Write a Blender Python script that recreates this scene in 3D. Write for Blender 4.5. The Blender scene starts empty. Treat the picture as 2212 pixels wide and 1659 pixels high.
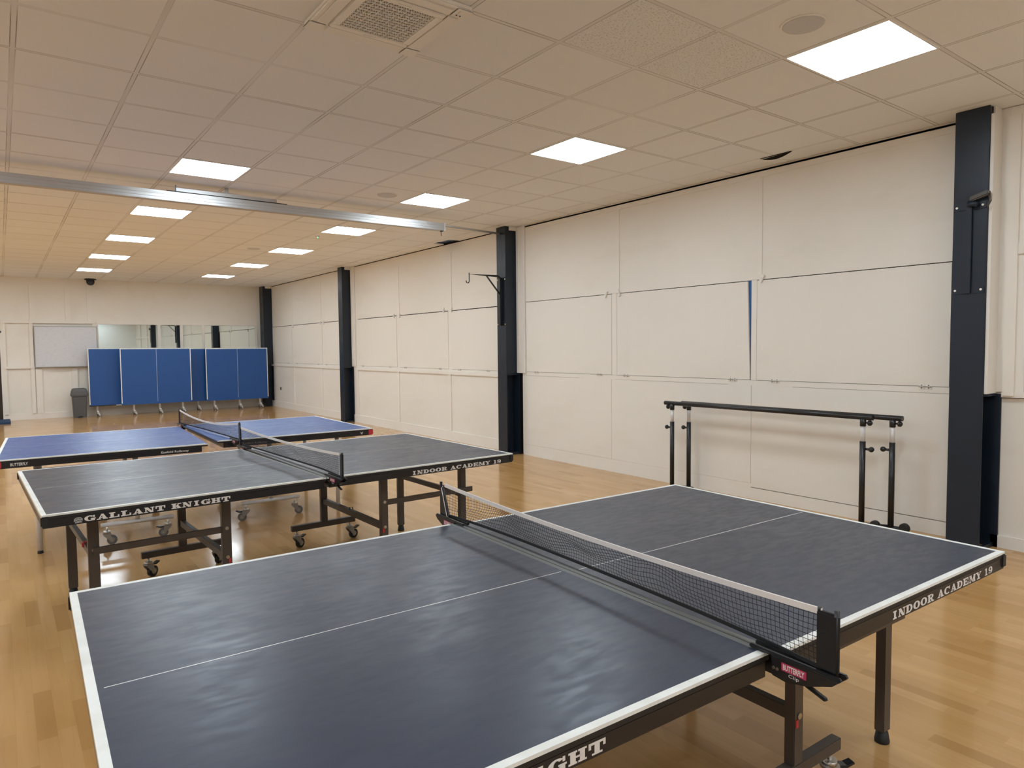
import bpy, bmesh, math, random
from mathutils import Vector, Matrix
random.seed(7)
PI = math.pi
C = bpy.context.scene.collection

# ------------------------------------------------------------------ materials
def mat(name, col, rough=.5, metal=0., spec=.5, emis=None, estr=0.):
    m = bpy.data.materials.new(name); m.use_nodes = True
    b = m.node_tree.nodes['Principled BSDF']
    b.inputs['Base Color'].default_value = (*col, 1)
    b.inputs['Roughness'].default_value = rough
    b.inputs['Metallic'].default_value = metal
    b.inputs['Specular IOR Level'].default_value = spec
    if emis:
        b.inputs['Emission Color'].default_value = (*emis, 1)
        b.inputs['Emission Strength'].default_value = estr
    return m
class NT:
    def __init__(s, m):
        s.t = m.node_tree; s.b = s.t.nodes['Principled BSDF']
    def n(s, ty, **k):
        x = s.t.nodes.new(ty)
        for a, v in k.items(): setattr(x, a, v)
        return x
    def l(s, a, b): s.t.links.new(a, b)
    def math(s, op, a, b=None, c=None, clamp=False):
        x = s.n('ShaderNodeMath', operation=op); x.use_clamp = clamp
        for i, v in enumerate((a, b, c)):
            if v is None: continue
            if isinstance(v, (int, float)): x.inputs[i].default_value = v
            else: s.l(v, x.inputs[i])
        return x.outputs[0]
    def coords(s, scale=(1, 1, 1), rot=(0, 0, 0), loc=(0, 0, 0)):
        t = s.n('ShaderNodeTexCoord'); m = s.n('ShaderNodeMapping')
        m.inputs['Scale'].default_value = scale; m.inputs['Rotation'].default_value = rot
        m.inputs['Location'].default_value = loc
        s.l(t.outputs['Object'], m.inputs['Vector']); return m.outputs[0]
    def noise(s, vec, scale, detail=3, rough=.5):
        x = s.n('ShaderNodeTexNoise'); x.inputs['Scale'].default_value = scale
        x.inputs['Detail'].default_value = detail; x.inputs['Roughness'].default_value = rough
        s.l(vec, x.inputs['Vector']); return x.outputs['Fac']
    def ramp(s, fac, stops):
        x = s.n('ShaderNodeValToRGB'); e = x.color_ramp.elements
        e[0].position = stops[0][0]; e[0].color = (*stops[0][1], 1)
        e[1].position = stops[-1][0]; e[1].color = (*stops[-1][1], 1)
        for p, c in stops[1:-1]:
            q = e.new(p); q.color = (*c, 1)
        s.l(fac, x.inputs[0]); return x.outputs[0]
    def mix(s, fac, a, b, blend='MIX'):
        x = s.n('ShaderNodeMix', data_type='RGBA', blend_type=blend)
        if isinstance(fac, (int, float)): x.inputs[0].default_value = fac
        else: s.l(fac, x.inputs[0])
        for i, v in ((6, a), (7, b)):
            if isinstance(v, tuple): x.inputs[i].default_value = (*v, 1)
            else: s.l(v, x.inputs[i])
        return x.outputs[2]
    def bump(s, h, strength=.2, dist=.01):
        x = s.n('ShaderNodeBump'); x.inputs['Strength'].default_value = strength
        x.inputs['Distance'].default_value = dist
        s.l(h, x.inputs['Height']); s.l(x.outputs[0], s.b.inputs['Normal'])
    def col(s, c): s.l(c, s.b.inputs['Base Color'])
    def rough(s, c): s.l(c, s.b.inputs['Roughness'])
def mr(N, v, a, b, c, d):
    x = N.n('ShaderNodeMapRange'); N.l(v, x.inputs[0])
    for i, q in enumerate((a, b, c, d)): x.inputs[i+1].default_value = q
    return x.outputs[0]

# painted plaster / board walls
def wall_mat(name, base, scuff):
    m = mat(name, base, .55, spec=.35); N = NT(m); v = N.coords()
    a = N.noise(v, 1.3, 4); b = N.noise(N.coords((1, .35, 1)), 2.2, 5, .6)
    k = N.ramp(b, [(.52, (0, 0, 0)), (.8, (1, 1, 1))])
    dark = tuple(x*y for x, y in zip(base, scuff))
    c = N.mix(mr(N, a, .3, .7, 0, .35), base, tuple(min(1, x*.96) for x in base))
    c = N.mix(N.math('MULTIPLY', k, .45), c, dark); N.col(c)
    N.bump(N.noise(v, 60, 3), .06, .004)
    return m
M_wall = wall_mat('cream wall paint', (.80, .765, .70), (.86, .82, .76))
M_wall2 = wall_mat('white bounce wall paint', (.86, .86, .85), (.92, .92, .90))  # for unseen walls, made whiter to bounce neutral light to the ceiling
M_trim = wall_mat('cream trim paint', (.81, .775, .715), (.9, .86, .8))
M_box = mat('white boxing paint', (.80, .77, .72), .4)
M_dark = mat('dark cavity', (.012, .009, .007), .9)
M_pillar = mat('navy steel paint', (.008, .015, .028), .36, spec=.45)
N = NT(M_pillar); N.rough(mr(N, N.noise(N.coords(), 5, 4), .3, .7, .28, .48)); N.bump(N.noise(N.coords(), 45, 3), .12, .004)

# ceiling: 0.6 m mineral tiles in a T-bar grid
TX, TY, TP = 2.148, -.18, .6
M_ceil = mat('ceiling tile', (.70, .62, .54), .85, spec=.2)
N = NT(M_ceil); tc = N.n('ShaderNodeTexCoord'); sx = N.n('ShaderNodeSeparateXYZ'); N.l(tc.outputs['Object'], sx.inputs[0])
fx = N.math('DIVIDE', N.math('SUBTRACT', sx.outputs[0], TX), TP); fy = N.math('DIVIDE', N.math('SUBTRACT', sx.outputs[1], TY), TP)
ix = N.math('FLOOR', fx); iy = N.math('FLOOR', fy)
ux = N.math('MULTIPLY', N.math('ABSOLUTE', N.math('SUBTRACT', fx, N.math('ROUND', fx))), TP)
uy = N.math('MULTIPLY', N.math('ABSOLUTE', N.math('SUBTRACT', fy, N.math('ROUND', fy))), TP)
dmin = N.math('MINIMUM', ux, uy)
cb = N.n('ShaderNodeCombineXYZ'); N.l(ix, cb.inputs[0]); N.l(iy, cb.inputs[1])
wn = N.n('ShaderNodeTexWhiteNoise'); N.l(cb.outputs[0], wn.inputs['Vector'])
base = N.mix(wn.outputs['Value'], (.86, .885, .90), (.825, .85, .865))
vs = N.coords()
base = N.mix(N.math('MULTIPLY', N.noise(vs, 90, 2), .35), base, (.77, .78, .77))
base = N.mix(mr(N, N.noise(vs, .9, 3), .4, .75, 0, .4), base, (.82, .83, .85))
bar = N.math('LESS_THAN', dmin, .0115)
base = N.mix(N.math('MULTIPLY', bar, mr(N, N.noise(vs, .7, 2), .4, .6, .2, .8)), base, (.70, .70, .70))
line = N.math('MULTIPLY', N.math('LESS_THAN', N.math('ABSOLUTE', N.math('SUBTRACT', dmin, .0130)), .0024),
              mr(N, N.noise(vs, 1.1, 2), .38, .58, .2, 1.))
base = N.mix(N.math('MULTIPLY', line, .75), base, (.16, .12, .09))
# the two fissured tiles
tex = N.math('MULTIPLY', N.math('LESS_THAN', N.math('ABSOLUTE', N.math('SUBTRACT', sx.outputs[0], 1.548)), .585),
             N.math('LESS_THAN', N.math('ABSOLUTE', N.math('SUBTRACT', sx.outputs[1], .719)), .285))
fis = N.ramp(N.noise(N.coords((1, 1.6, 1)), 75, 3, .7), [(.36, (1, 1, 1)), (.46, (0, 0, 0))])
base = N.mix(N.math('MULTIPLY', N.math('MULTIPLY', tex, fis), .6), base, (.33, .27, .21))
N.col(base)
N.bump(N.math('ADD', N.math('MULTIPLY', bar, .6), N.math('MULTIPLY', N.noise(vs, 140, 2), .25)), .25, .004)

# sprung maple floor, strips running along Y
M_floor = mat('maple floor', (.6, .4, .2), .25, spec=.5)
N = NT(M_floor)
tc = N.n('ShaderNodeTexCoord'); sp = N.n('ShaderNodeSeparateXYZ'); N.l(tc.outputs['Object'], sp.inputs[0])
def wnoise(a, b):
    c1 = N.n('ShaderNodeCombineXYZ'); N.l(a, c1.inputs[0])
    if isinstance(b, float): c1.inputs[1].default_value = b
    else: N.l(b, c1.inputs[1])
    w1 = N.n('ShaderNodeTexWhiteNoise', noise_dimensions='2D'); N.l(c1.outputs[0], w1.inputs['Vector']); return w1.outputs['Value']
SW, SL = .066, .46
rx = N.math('DIVIDE', sp.outputs[0], SW); row = N.math('FLOOR', rx); fr = N.math('FRACT', rx)
ry = N.math('ADD', N.math('DIVIDE', sp.outputs[1], SL), N.math('MULTIPLY', wnoise(row, 3.7), 9.)); col_ = N.math('FLOOR', ry); fc = N.math('FRACT', ry)
pl = wnoise(row, col_)
grain = N.noise(N.coords((1, .05, 1)), 38, 5, .6)
grain2 = N.noise(N.coords((1, .09, 1)), 7, 3, .6)
c = N.ramp(pl, [(0, (.42, .229, .083)), (.12, (.485, .274, .101)), (.5, (.515, .296, .115)), (.88, (.545, .320, .130)), (1, (.58, .350, .145))])
c = N.mix(mr(N, grain2, .4, .7, 0, .45), c, (.43, .236, .084))
c = N.mix(mr(N, grain, .5, .8, 0, .3), c, (.34, .184, .066))
jr = N.math('LESS_THAN', N.math('MINIMUM', fr, N.math('SUBTRACT', 1., fr)), .010)
jc = N.math('LESS_THAN', N.math('MINIMUM', fc, N.math('SUBTRACT', 1., fc)), .0012)
c = N.mix(N.math('MULTIPLY', N.math('MAXIMUM', jr, jc), .18), c, (.20, .10, .04))
N.col(c)
N.rough(mr(N, N.noise(N.coords(), 3, 4), .3, .7, .09, .18))
N.bump(N.noise(N.coords(), 2.2, 2), .04, .02)

def table_mat(name, c1, c2, r0, r1):
    m = mat(name, c1, .3, spec=.5); N = NT(m)
    w = N.noise(N.coords((1, 2.0, 1)), 2.6, 4, .5); s = N.noise(N.coords((.8, 2.2, 1)), 3, 3)
    N.col(N.mix(mr(N, s, .35, .7, 0, 1), c1, c2))
    w2 = N.noise(N.coords((2, 6, 1)), 7, 5, .6)
    N.rough(N.math('ADD', mr(N, w, .3, .7, r0, r1), mr(N, w2, .38, .62, 0., .085)))
    return m
M_navy = table_mat('dark blue grey playing surface', (.026, .036, .064), (.032, .042, .070), .285, .35)
M_blue = table_mat('blue playing surface', (.018, .085, .30), (.015, .075, .27), .285, .33)
M_line = mat('white line paint', (.78, .80, .78), .45)
N = NT(M_line); N.col(N.mix(mr(N, N.noise(N.coords(), 14, 5), .4, .75, 0, .6), (.80, .82, .80), (.62, .62, .58)))
M_strip = mat('grey rubber edge strip', (.13, .14, .14), .38)
M_apron = mat('black apron paint', (.008, .008, .011), .38)
M_aprontop = mat('black board edge', (.012, .011, .011), .6)
M_letter = mat('pale grey lettering', (.72, .70, .68), .5)
M_crest = mat('grey crest', (.34, .34, .34), .5)
M_letter2 = mat('faint grey lettering', (.16, .15, .15), .5)
M_leg = mat('taupe metal leg paint', (.075, .060, .050), .42, spec=.5)
N = NT(M_leg); N.bump(N.noise(N.coords(), 120, 2), .08, .002)
M_white = mat('white powder coat', (.66, .65, .65), .35)
M_chrome = mat('zinc metal', (.55, .53, .50), .28, 1.)
M_caster = mat('grey caster housing', (.34, .33, .31), .4, .3)
M_rubber = mat('black rubber', (.012, .012, .012), .6)
M_tyre = mat('grey tyre', (.16, .16, .16), .55)
M_black = mat('black powder coat', (.012, .012, .014), .32)
M_red = mat('red plastic', (.55, .03, .05), .4)
M_logo = mat('pink red label', (.42, .035, .10), .4)
M_net = mat('black net cord', (.010, .010, .012), .8)
M_tape = mat('white net tape', (.70, .66, .64), .7)
M_sleeve = mat('black net sleeve', (.010, .009, .009), .9)
M_alu = mat('brushed aluminium', (.50, .495, .49), .5, .85)
N = NT(M_alu); N.rough(mr(N, N.noise(N.coords((.3, 30, 30)), 8, 3), .3, .7, .46, .62))
M_ac = mat('off white plastic', (.84, .83, .80), .45)
M_grille = mat('grey speaker grille', (.60, .61, .63), .7)
M_mirror = mat('mirror glass', (.66, .72, .70), .015, 1.)
M_board = mat('whiteboard enamel', (.66, .67, .71), .22)
N = NT(M_board); sm = N.noise(N.coords((3, 1, 14)), 4, 5, .6); N.col(N.mix(mr(N, sm, .5, .72, 0, .45), (.66, .67, .71), (.45, .46, .52)))
M_blue2 = mat('blue stored board', (.014, .085, .30), .42)
M_bin = mat('dark grey plastic', (.085, .085, .085), .5)
M_mat = mat('blue foam mat', (.012, .045, .12), .7)
M_door = mat('dark brown door', (.035, .020, .013), .45)
M_wood = mat('chipboard edge', (.50, .37, .24), .7)
M_cloud = mat('blue plastic insulation', (.10, .20, .55), .35)
N = NT(M_cloud); N.col(N.ramp(N.noise(N.coords(), 22, 3), [(.4, (.01, .03, .16)), (.62, (.30, .48, .85))]))
M_blueg = mat('blue window film', (.03, .13, .36), .4)
M_smoke = mat('smoked dome plastic', (.02, .02, .04), .12)
M_light = mat('led diffuser', (.9, .9, .9), .5, emis=(.90, 1.04, 1.14), estr=19.)
M_green = mat('green indicator', (.1, .6, .3), .4, emis=(.1, 1, .4), estr=2.)

# ------------------------------------------------------------------ mesh helpers
class MB:
    def __init__(s): s.bm = bmesh.new(); s.mats = []
    def mi(s, m):
        if m not in s.mats: s.mats.append(m)
        return s.mats.index(m)
    def face(s, pts, m):
        f = s.bm.faces.new([s.bm.verts.new(p) for p in pts]); f.material_index = s.mi(m); return f
    def box(s, x0, x1, y0, y1, z0, z1, m, bev=0.):
        r = bmesh.ops.create_cube(s.bm, size=1.); vs = r['verts']
        for v in vs: v.co = Vector(((x0+x1)/2+v.co.x*(x1-x0), (y0+y1)/2+v.co.y*(y1-y0), (z0+z1)/2+v.co.z*(z1-z0)))
        fs = {f for v in vs for f in v.link_faces}
        for f in fs: f.material_index = s.mi(m)
        if bev:
            es = list({e for f in fs for e in f.edges}); before = set(s.bm.faces)
            rr = bmesh.ops.bevel(s.bm, geom=es, offset=bev, segments=2, affect='EDGES', clamp_overlap=True)
            for f in rr['faces']: f.material_index = s.mi(m)
    def bar(s, a, b, w, h, m, bev=0.):      # rectangular bar from a to b, h is measured along Z-ish
        a = Vector(a); b = Vector(b); d = (b-a).normalized(); L = (b-a).length
        up = Vector((0, 0, 1)) if abs(d.z) < .95 else Vector((0, 1, 0))
        x = d.cross(up).normalized(); u = x.cross(d).normalized()
        Mx = Matrix((x, d, u)).transposed().to_4x4(); Mx.translation = (a+b)/2
        n0 = len(s.bm.verts); s.bm.verts.ensure_lookup_table()
        old = set(s.bm.verts)
        s.box(-w/2, w/2, -L/2, L/2, -h/2, h/2, m, bev)
        for v in s.bm.verts:
            if v not in old: v.co = Mx @ v.co
    def tube(s, pts, r, m, seg=12, cap=True):
        pts = [Vector(p) for p in pts]; rings = []
        rr = r if isinstance(r, (list, tuple)) else [r]*len(pts)
        t0 = (pts[1]-pts[0]).normalized()
        ref = Vector((0, 0, 1)) if abs(t0.z) < .9 else Vector((1, 0, 0))
        for i, p in enumerate(pts):
            t = (pts[min(i+1, len(pts)-1)]-pts[max(i-1, 0)]).normalized()
            x = t.cross(ref).normalized(); y = t.cross(x).normalized()
            rings.append([s.bm.verts.new(p+(x*math.cos(2*PI*k/seg)+y*math.sin(2*PI*k/seg))*rr[i]) for k in range(seg)])
        k_ = s.mi(m)
        for i in range(len(rings)-1):
            for k in range(seg):
                f = s.bm.faces.new((rings[i][k], rings[i][(k+1) % seg], rings[i+1][(k+1) % seg], rings[i+1][k])); f.material_index = k_; f.smooth = seg > 5
        if cap:
            for R_ in (rings[0], rings[-1]):
                f = s.bm.faces.new(R_); f.material_index = k_
    def cyl(s, a, b, r, m, seg=20): s.tube([a, b], r, m, seg)
    def ball(s, c, r, m, seg=16, sz=1.):
        q = bmesh.ops.create_uvsphere(s.bm, u_segments=seg, v_segments=seg//2+2, radius=r)
        for v in q['verts']: v.co = Vector(c)+Vector((v.co.x, v.co.y, v.co.z*sz))
        for f in {f for v in q['verts'] for f in v.link_faces}: f.material_index = s.mi(m); f.smooth = True
    def prism(s, poly, fn, d0, d1, m):      # poly in 2D, fn(a, b, depth) -> point
        lo = [s.bm.verts.new(fn(a, b, d0)) for a, b in poly]; hi = [s.bm.verts.new(fn(a, b, d1)) for a, b in poly]
        n = len(poly); k = s.mi(m)
        for q in (lo, hi): s.bm.faces.new(q).material_index = k
        for i in range(n): s.bm.faces.new((lo[i], lo[(i+1) % n], hi[(i+1) % n], hi[i])).material_index = k
    def build(s, name, parent=None, loc=None, rotz=0.):
        bmesh.ops.recalc_face_normals(s.bm, faces=s.bm.faces[:])
        me = bpy.data.meshes.new(name); s.bm.to_mesh(me); s.bm.free()
        for m in s.mats: me.materials.append(m)
        o = bpy.data.objects.new(name, me); C.objects.link(o)
        if parent: o.parent = parent
        if loc: o.location = loc
        o.rotation_euler.z = rotz
        return o
def tag(o, label, cat, group=None, kind=None):
    if label: o['label'] = label
    if cat: o['category'] = cat
    if group: o['group'] = group
    if kind: o['kind'] = kind
    return o
def thing(name, label, cat, loc=(0, 0, 0), rotz=0., group=None):
    o = bpy.data.objects.new(name, None); C.objects.link(o); o.location = loc; o.rotation_euler.z = rotz
    o.empty_display_size = .2
    return tag(o, label, cat, group)
def struct(mb, name, label=None, parent=None):
    o = mb.build(name, parent)
    if not parent: o['kind'] = 'structure'
    if label: o['label'] = label
    return o
def dup(root, loc=None, rotz=None, label=None, group=None):
    r = root.copy(); C.objects.link(r)
    if loc is not None: r.location = loc
    if rotz is not None: r.rotation_euler.z = rotz
    if label: r['label'] = label
    if group: r['group'] = group
    for ch in list(root.children):
        c = ch.copy(); C.objects.link(c); c.parent = r
        for g in list(ch.children):
            d = g.copy(); C.objects.link(d); d.parent = c
    return r

# ------------------------------------------------------------------ lettering
def R_(a, b, c, d): return [(a, b), (c, b), (c, d), (a, d)]
def arc(cx, cy, rx, ry, ix, iy, a0, a1, n=14):
    out = []
    for i in range(n):
        p, q = math.radians(a0+(a1-a0)*i/n), math.radians(a0+(a1-a0)*(i+1)/n)
        out.append([(cx+ix*math.cos(p), cy+iy*math.sin(p)), (cx+rx*math.cos(p), cy+ry*math.sin(p)),
                    (cx+rx*math.cos(q), cy+ry*math.sin(q)), (cx+ix*math.cos(q), cy+iy*math.sin(q))])
    return out
GL = {
 'I': [R_(.18, 0, .82, .18), R_(.18, .82, .82, 1), R_(.34, 0, .66, 1)],
 'L': [R_(.02, 0, .95, .18), R_(.14, 0, .44, 1), R_(.02, .82, .58, 1), R_(.80, 0, .95, .48)],
 'T': [R_(.35, 0, .65, 1), R_(.02, .80, .98, 1), R_(.02, .5, .16, 1), R_(.84, .5, .98, 1), R_(.20, 0, .80, .16)],
 'N': [R_(.12, 0, .24, 1), R_(0, 0, .38, .15), [(.0, 1), (.38, 1), (.88, 0), (.6, 0)], R_(.76, 0, .88, 1), R_(.62, .85, 1., 1)],
 'K': [R_(.12, 0, .42, 1), R_(0, 0, .52, .16), R_(0, .84, .52, 1), [(.38, .36), (.5, .36), (.86, .95), (.7, .95)], [(.44, .56), (.64, .72), (.98, 0), (.64, 0)], R_(.6, .84, 1, 1), R_(.56, 0, 1, .16)],
 'G': arc(.47, .5, .47, .5, .17, .34, 40, 330)+[R_(.55, .34, 1., .5), R_(.66, .04, .92, .4), R_(.78, .62, .92, 1.)],
 'H': [R_(.1, 0, .4, 1), R_(.62, 0, .90, 1), R_(0, 0, .48, .16), R_(.53, 0, 1, .16), R_(0, .84, .48, 1), R_(.53, .84, 1, 1), R_(.3, .42, .7, .58)],
 'A': [[(.1, 0), (.22, 0), (.56, 1), (.42, 1)], [(.38, 1), (.60, 1), (.95, 0), (.6, 0)], R_(.26, .26, .72, .38), R_(0, 0, .38, .15), R_(.52, 0, 1., .15)],
 'D': [R_(.1, 0, .40, 1), R_(0, 0, .5, .16), R_(0, .84, .5, 1)]+arc(.46, .5, .5, .5, .22, .34, -90, 90),
 'O': arc(.5, .5, .5, .5, .19, .34, 0, 360, 22),
 'R': [R_(.1, 0, .4, 1), R_(0, 0, .5, .16), R_(0, .84, .5, 1), R_(.3, .44, .5, .58)]+arc(.48, .72, .44, .28, .18, .13, -90, 90)+[[(.42, .5), (.68, .5), (.94, 0), (.64, 0)], R_(.64, 0, 1., .15)],
 'C': arc(.5, .5, .5, .5, .19, .34, 42, 318, 18)+[R_(.80, .60, .94, 1.)],
 'E': [R_(.1, 0, .4, 1), R_(0, .83, .93, 1), R_(0, 0, .96, .17), R_(.3, .43, .66, .57), R_(.8, .6, .93, 1), R_(.82, 0, .96, .42), R_(.57, .3, .68, .7)],
 'M': [R_(.08, 0, .19, 1), [(.04, 1), (.34, 1), (.58, .08), (.46, .08)], [(.95, 1), (.76, 1), (.46, .08), (.54, .08)], R_(.68, 0, .94, 1), R_(0, 0, .29, .15), R_(.60, 0, 1, .15), R_(0, .85, .3, 1), R_(.72, .85, 1, 1)],
 'Y': [[(.06, 1), (.40, 1), (.66, .42), (.38, .42)], [(.95, 1), (.80, 1), (.5, .42), (.62, .42)], R_(.36, 0, .66, .46), R_(.22, 0, .8, .15), R_(0, .85, .46, 1), R_(.68, .85, 1, 1)],
 '1': [R_(.4, 0, .7, 1), R_(.2, 0, .9, .16), [(.16, .74), (.16, .86), (.42, 1), (.42, .82)]],
 '9': arc(.48, .66, .44, .34, .15, .17, 0, 360, 20)+arc(.42, .46, .50, .46, .22, .32, -80, 25, 8)+arc(.2, .16, .14, .13, 0, 0, 0, 360, 8),
}
def slab(mb, text, u0, u1, z0, z1, fn, m, gap=.08):
    wd = {'I': .78, '1': .72, ' ': .42, 'M': 1.15, '9': .85}
    tot = sum(wd.get(ch, 1.) for ch in text)+gap*(len(text)-1)
    k = (u1-u0)/tot; x = u0; dep = 0
    for ch in text:
        w = wd.get(ch, 1.)*k
        if ch != ' ':
            for q, poly in enumerate(GL[ch]):
                mb.face([fn(x+a*w, z0+b*(z1-z0), .0006+.00003*(q % 5)) for a, b in poly], m)
        x += w+gap*k
def typed(mb, text, u0, u1, z0, z1, fn, m, bold=0., dep=.0008):
    cu = bpy.data.curves.new('lettering', 'FONT'); cu.body = text; cu.offset = bold; cu.resolution_u = 3
    o = bpy.data.objects.new('lettering', cu); C.objects.link(o)
    dg = bpy.context.evaluated_depsgraph_get(); dg.update()
    me = bpy.data.meshes.new_from_object(o.evaluated_get(dg))
    xs = [v.co.x for v in me.vertices]; ys = [v.co.y for v in me.vertices]
    ax, bx, ay, by = min(xs), max(xs), min(ys), max(ys)
    k = mb.mi(m)
    vs = [mb.bm.verts.new(fn(u0+(v.co.x-ax)/(bx-ax)*(u1-u0), z0+(v.co.y-ay)/(by-ay)*(z1-z0), dep)) for v in me.vertices]
    for p in me.polygons:
        try: mb.bm.faces.new([vs[i] for i in p.vertices]).material_index = k
        except ValueError: pass
    bpy.data.objects.remove(o); bpy.data.curves.remove(cu); bpy.data.meshes.remove(me)

# ------------------------------------------------------------------ the room
XW, YB, ZC = 4.2604, 16.85, 3.1724
XL, YN = -6.4, -5.6
m = MB(); m.box(XL-.2, XW+.4, YN-.2, YB+.3, -.12, 0, M_floor); struct(m, 'floor')
# ceiling with the one open tile bay beside the wall
m = MB(); XE = XW-.012
hx0, hx1, hy0, hy1 = 4.05, XE, 7.22, 7.70
for a, b, c_, d in ((XL-.2, hx0, YN-.2, YB+.3), (hx0, XE, YN-.2, hy0), (hx0, XE, hy1, YB+.3)):
    m.box(a, b, c_, d, ZC, ZC+.015, M_ceil)
struct(m, 'ceiling')
m = MB()
m.box(XL-.2, XW+.4, YN-.2, YB+.3, ZC+.45, ZC+.5, M_dark)  # black slab closing the ceiling void, added to block world light
struct(m, 'ceiling_void_blocker')
m = MB(); m.box(XL-.2, XL, YN-.2, YB+.3, 0, ZC+.45, M_wall2); struct(m, 'wall_left')
m = MB(); m.box(XL, XW+.4, YN-.2, YN, 0, ZC+.45, M_wall2); struct(m, 'wall_front')

# right wall: dark backing with painted boards in front, real gaps between them
m = MB()
m.box(XW+.03, XW+.4, YN, YB+.3, 0, ZC+.45, M_dark)
def board(y0, y1, z0, z1, t=0., mm=M_wall): m.box(XW-t, XW+.031, y0, y1, z0, z1, mm)
P = [.115, 5.875, 11.5]            # pillar centres
# bay behind/left of pillar A (in view just right of it)
board(YN, .3-.004, 0, .10); board(YN, .3-.004, .10, 1.10); board(YN, .3-.004, 1.105, ZC+.3)
for y0, y1 in ((-.13, -.06), (-2.0, -1.9), (-3.9, -3.8)):
    board(y0, y1, 1.12, 3.10, .045, M_trim)
board(-5.5, -.05, 2.13, 2.2, .038, M_trim); board(-5.5, -.05, 1.107, 1.15, .03, M_trim); board(-5.5, 0, 0, .09, .014, M_trim)
# bay 1
S1 = [(.302, 1.975), (2.05, 3.835), (3.925, 5.57)]
board(.296, 5.66, 2.127, ZC+.3-.02)
for (a, b), z in zip(((.296, 2.03), (2.034, 3.926), (3.93, 5.66)), (0, 0, 0)):
    board(a, b, .155 if a > 2.032 else .118, 1.112)
board(.296, 2.03, 0, .111); board(2.03, 5.66, 0, .1535)
board(.296, 1.6, 1.1145, 1.163); board(1.6, 2.3, 1.111, 1.163); board(2.3, 3.87, 1.1145, 1.163); board(3.87, 4.5, 1.111, 1.163); board(4.5, 5.66, 1.1145, 1.163)
board(1.98, 2.038, 1.16, 2.13); board(3.842, 3.921, 1.16, 2.13); board(5.575, 5.66, 1.16, 2.13)
board(1.925, 1.965, 2.17, 3.09, .007, M_trim); board(3.795, 3.84, 2.17, 3.09, .007, M_trim)
board(.296, 5.6, 3.09, ZC-.013, .004, M_trim)
# bay 2
board(6.0, 11.38, 2.107, ZC-.012); board(6.0, 11.38, 0, 1.16)
S2 = [(6.1, 7.535), (7.625, 9.325), (9.42, 11.105)]
board(7.54, 7.62, 1.16, 2.11); board(9.33, 9.415, 1.16, 2.11); board(11.11, 11.38, 1.16, 2.11)
board(6.0, 11.15, 1.075, 1.125, .022, M_trim)
for y in (7.58, 9.37, 11.14): board(y-.04, y+.04, .16, 1.075, .018, M_trim)
board(6.0, 11.38, 0, .155, .014, M_trim)
board(7.50, 7.545, 2.15, 3.03, .008, M_trim); board(9.30, 9.345, 2.15, 3.0, .008, M_trim)
# bay 3
board(11.6, 16.85, 2.107, ZC-.012); board(11.6, 16.85, 0, 1.16)
S3 = [(11.7, 12.95), (13.03, 14.95), (15.02, 16.75)]
board(12.955, 13.025, 1.16, 2.11); board(14.955, 15.015, 1.16, 2.11)
board(11.6, 16.85, 1.075, 1.12, .022, M_trim); board(11.6, 16.85, 0, .155, .014, M_trim)
for y in (13.07, 14.93): board(y-.04, y+.04, .16, 1.075, .018, M_trim)
board(13.05, 13.09, 2.15, 3.0, .008, M_trim); board(14.9, 14.94, 2.15, 3.0, .008, M_trim)
struct(m, 'wall_right')
# blue film seen through the slipped shutter
m = MB(); m.box(XW+.018, XW+.03, 2.02, 2.12, 1.163, 2.14, M_blueg); struct(m, 'window_1', 'blue covered window behind the shutter gap')
# wall edge trim under the ceiling
m = MB(); m.box(XW-.004, XW+.001, .3, YB, ZC-.03, ZC-.012, M_trim); struct(m, 'trim_1')

# back wall
m = MB()
m.box(-1.52, XW+.4, YB, YB+.3, 0, ZC+.45, M_wall)
m.box(XL, -2.5, YB, YB+.3, 0, ZC+.45, M_wall); m.box(-2.5, -1.52, YB, YB+.3, 1.96, ZC+.45, M_wall)
def bb(x0, x1, z0, z1, t=.02): m.box(x0, x1, YB-t, YB+.01, z0, z1, M_trim)
bb(-1.52, .25, 2.15, 2.20, .05); bb(-1.52, -.95, 1.14, 1.19, .05); bb(-1.52, 4.2, 0, .13, .016)
for x in (-1.49, -.99, .22): bb(x-.035, x+.035, .13, 2.15, .04)
for x in (-.95, -.28, .15): bb(x-.05, x+.05, 2.2, 3.05, .03)
for x in (-.88, -.2): bb(x-.06, x+.06, .13, 1.12, .03)
bb(.27, 3.95, 2.14, 2.2, .03)
for x in (.275, 1.595, 2.095, 2.604, 3.92): bb(x-.035, x+.035, .13, 2.14, .03)
struct(m, 'wall_back')
m = MB(); m.box(-2.48, -1.56, YB+.02, YB+.07, .01, 1.93, M_door)
d = struct(m, 'door_1', 'dark brown door at the left end of the far wall')
m = MB(); m.cyl((-1.66, YB+.02, 1.0), (-1.66, YB-.05, 1.0), .012, M_chrome); m.cyl((-1.66, YB-.045, 1.0), (-1.78, YB-.045, 1.0), .010, M_chrome); m.build('door_handle', d)
m = MB(); m.box(-1.56, -1.52, YB-.03, YB+.1, 0, 1.97, M_trim); m.box(-2.52, -2.48, YB-.03, YB+.1, 0, 1.97, M_trim); m.box(-2.52, -1.52, YB-.03, YB+.1, 1.93, 1.97, M_trim); struct(m, 'trim_2')

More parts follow.
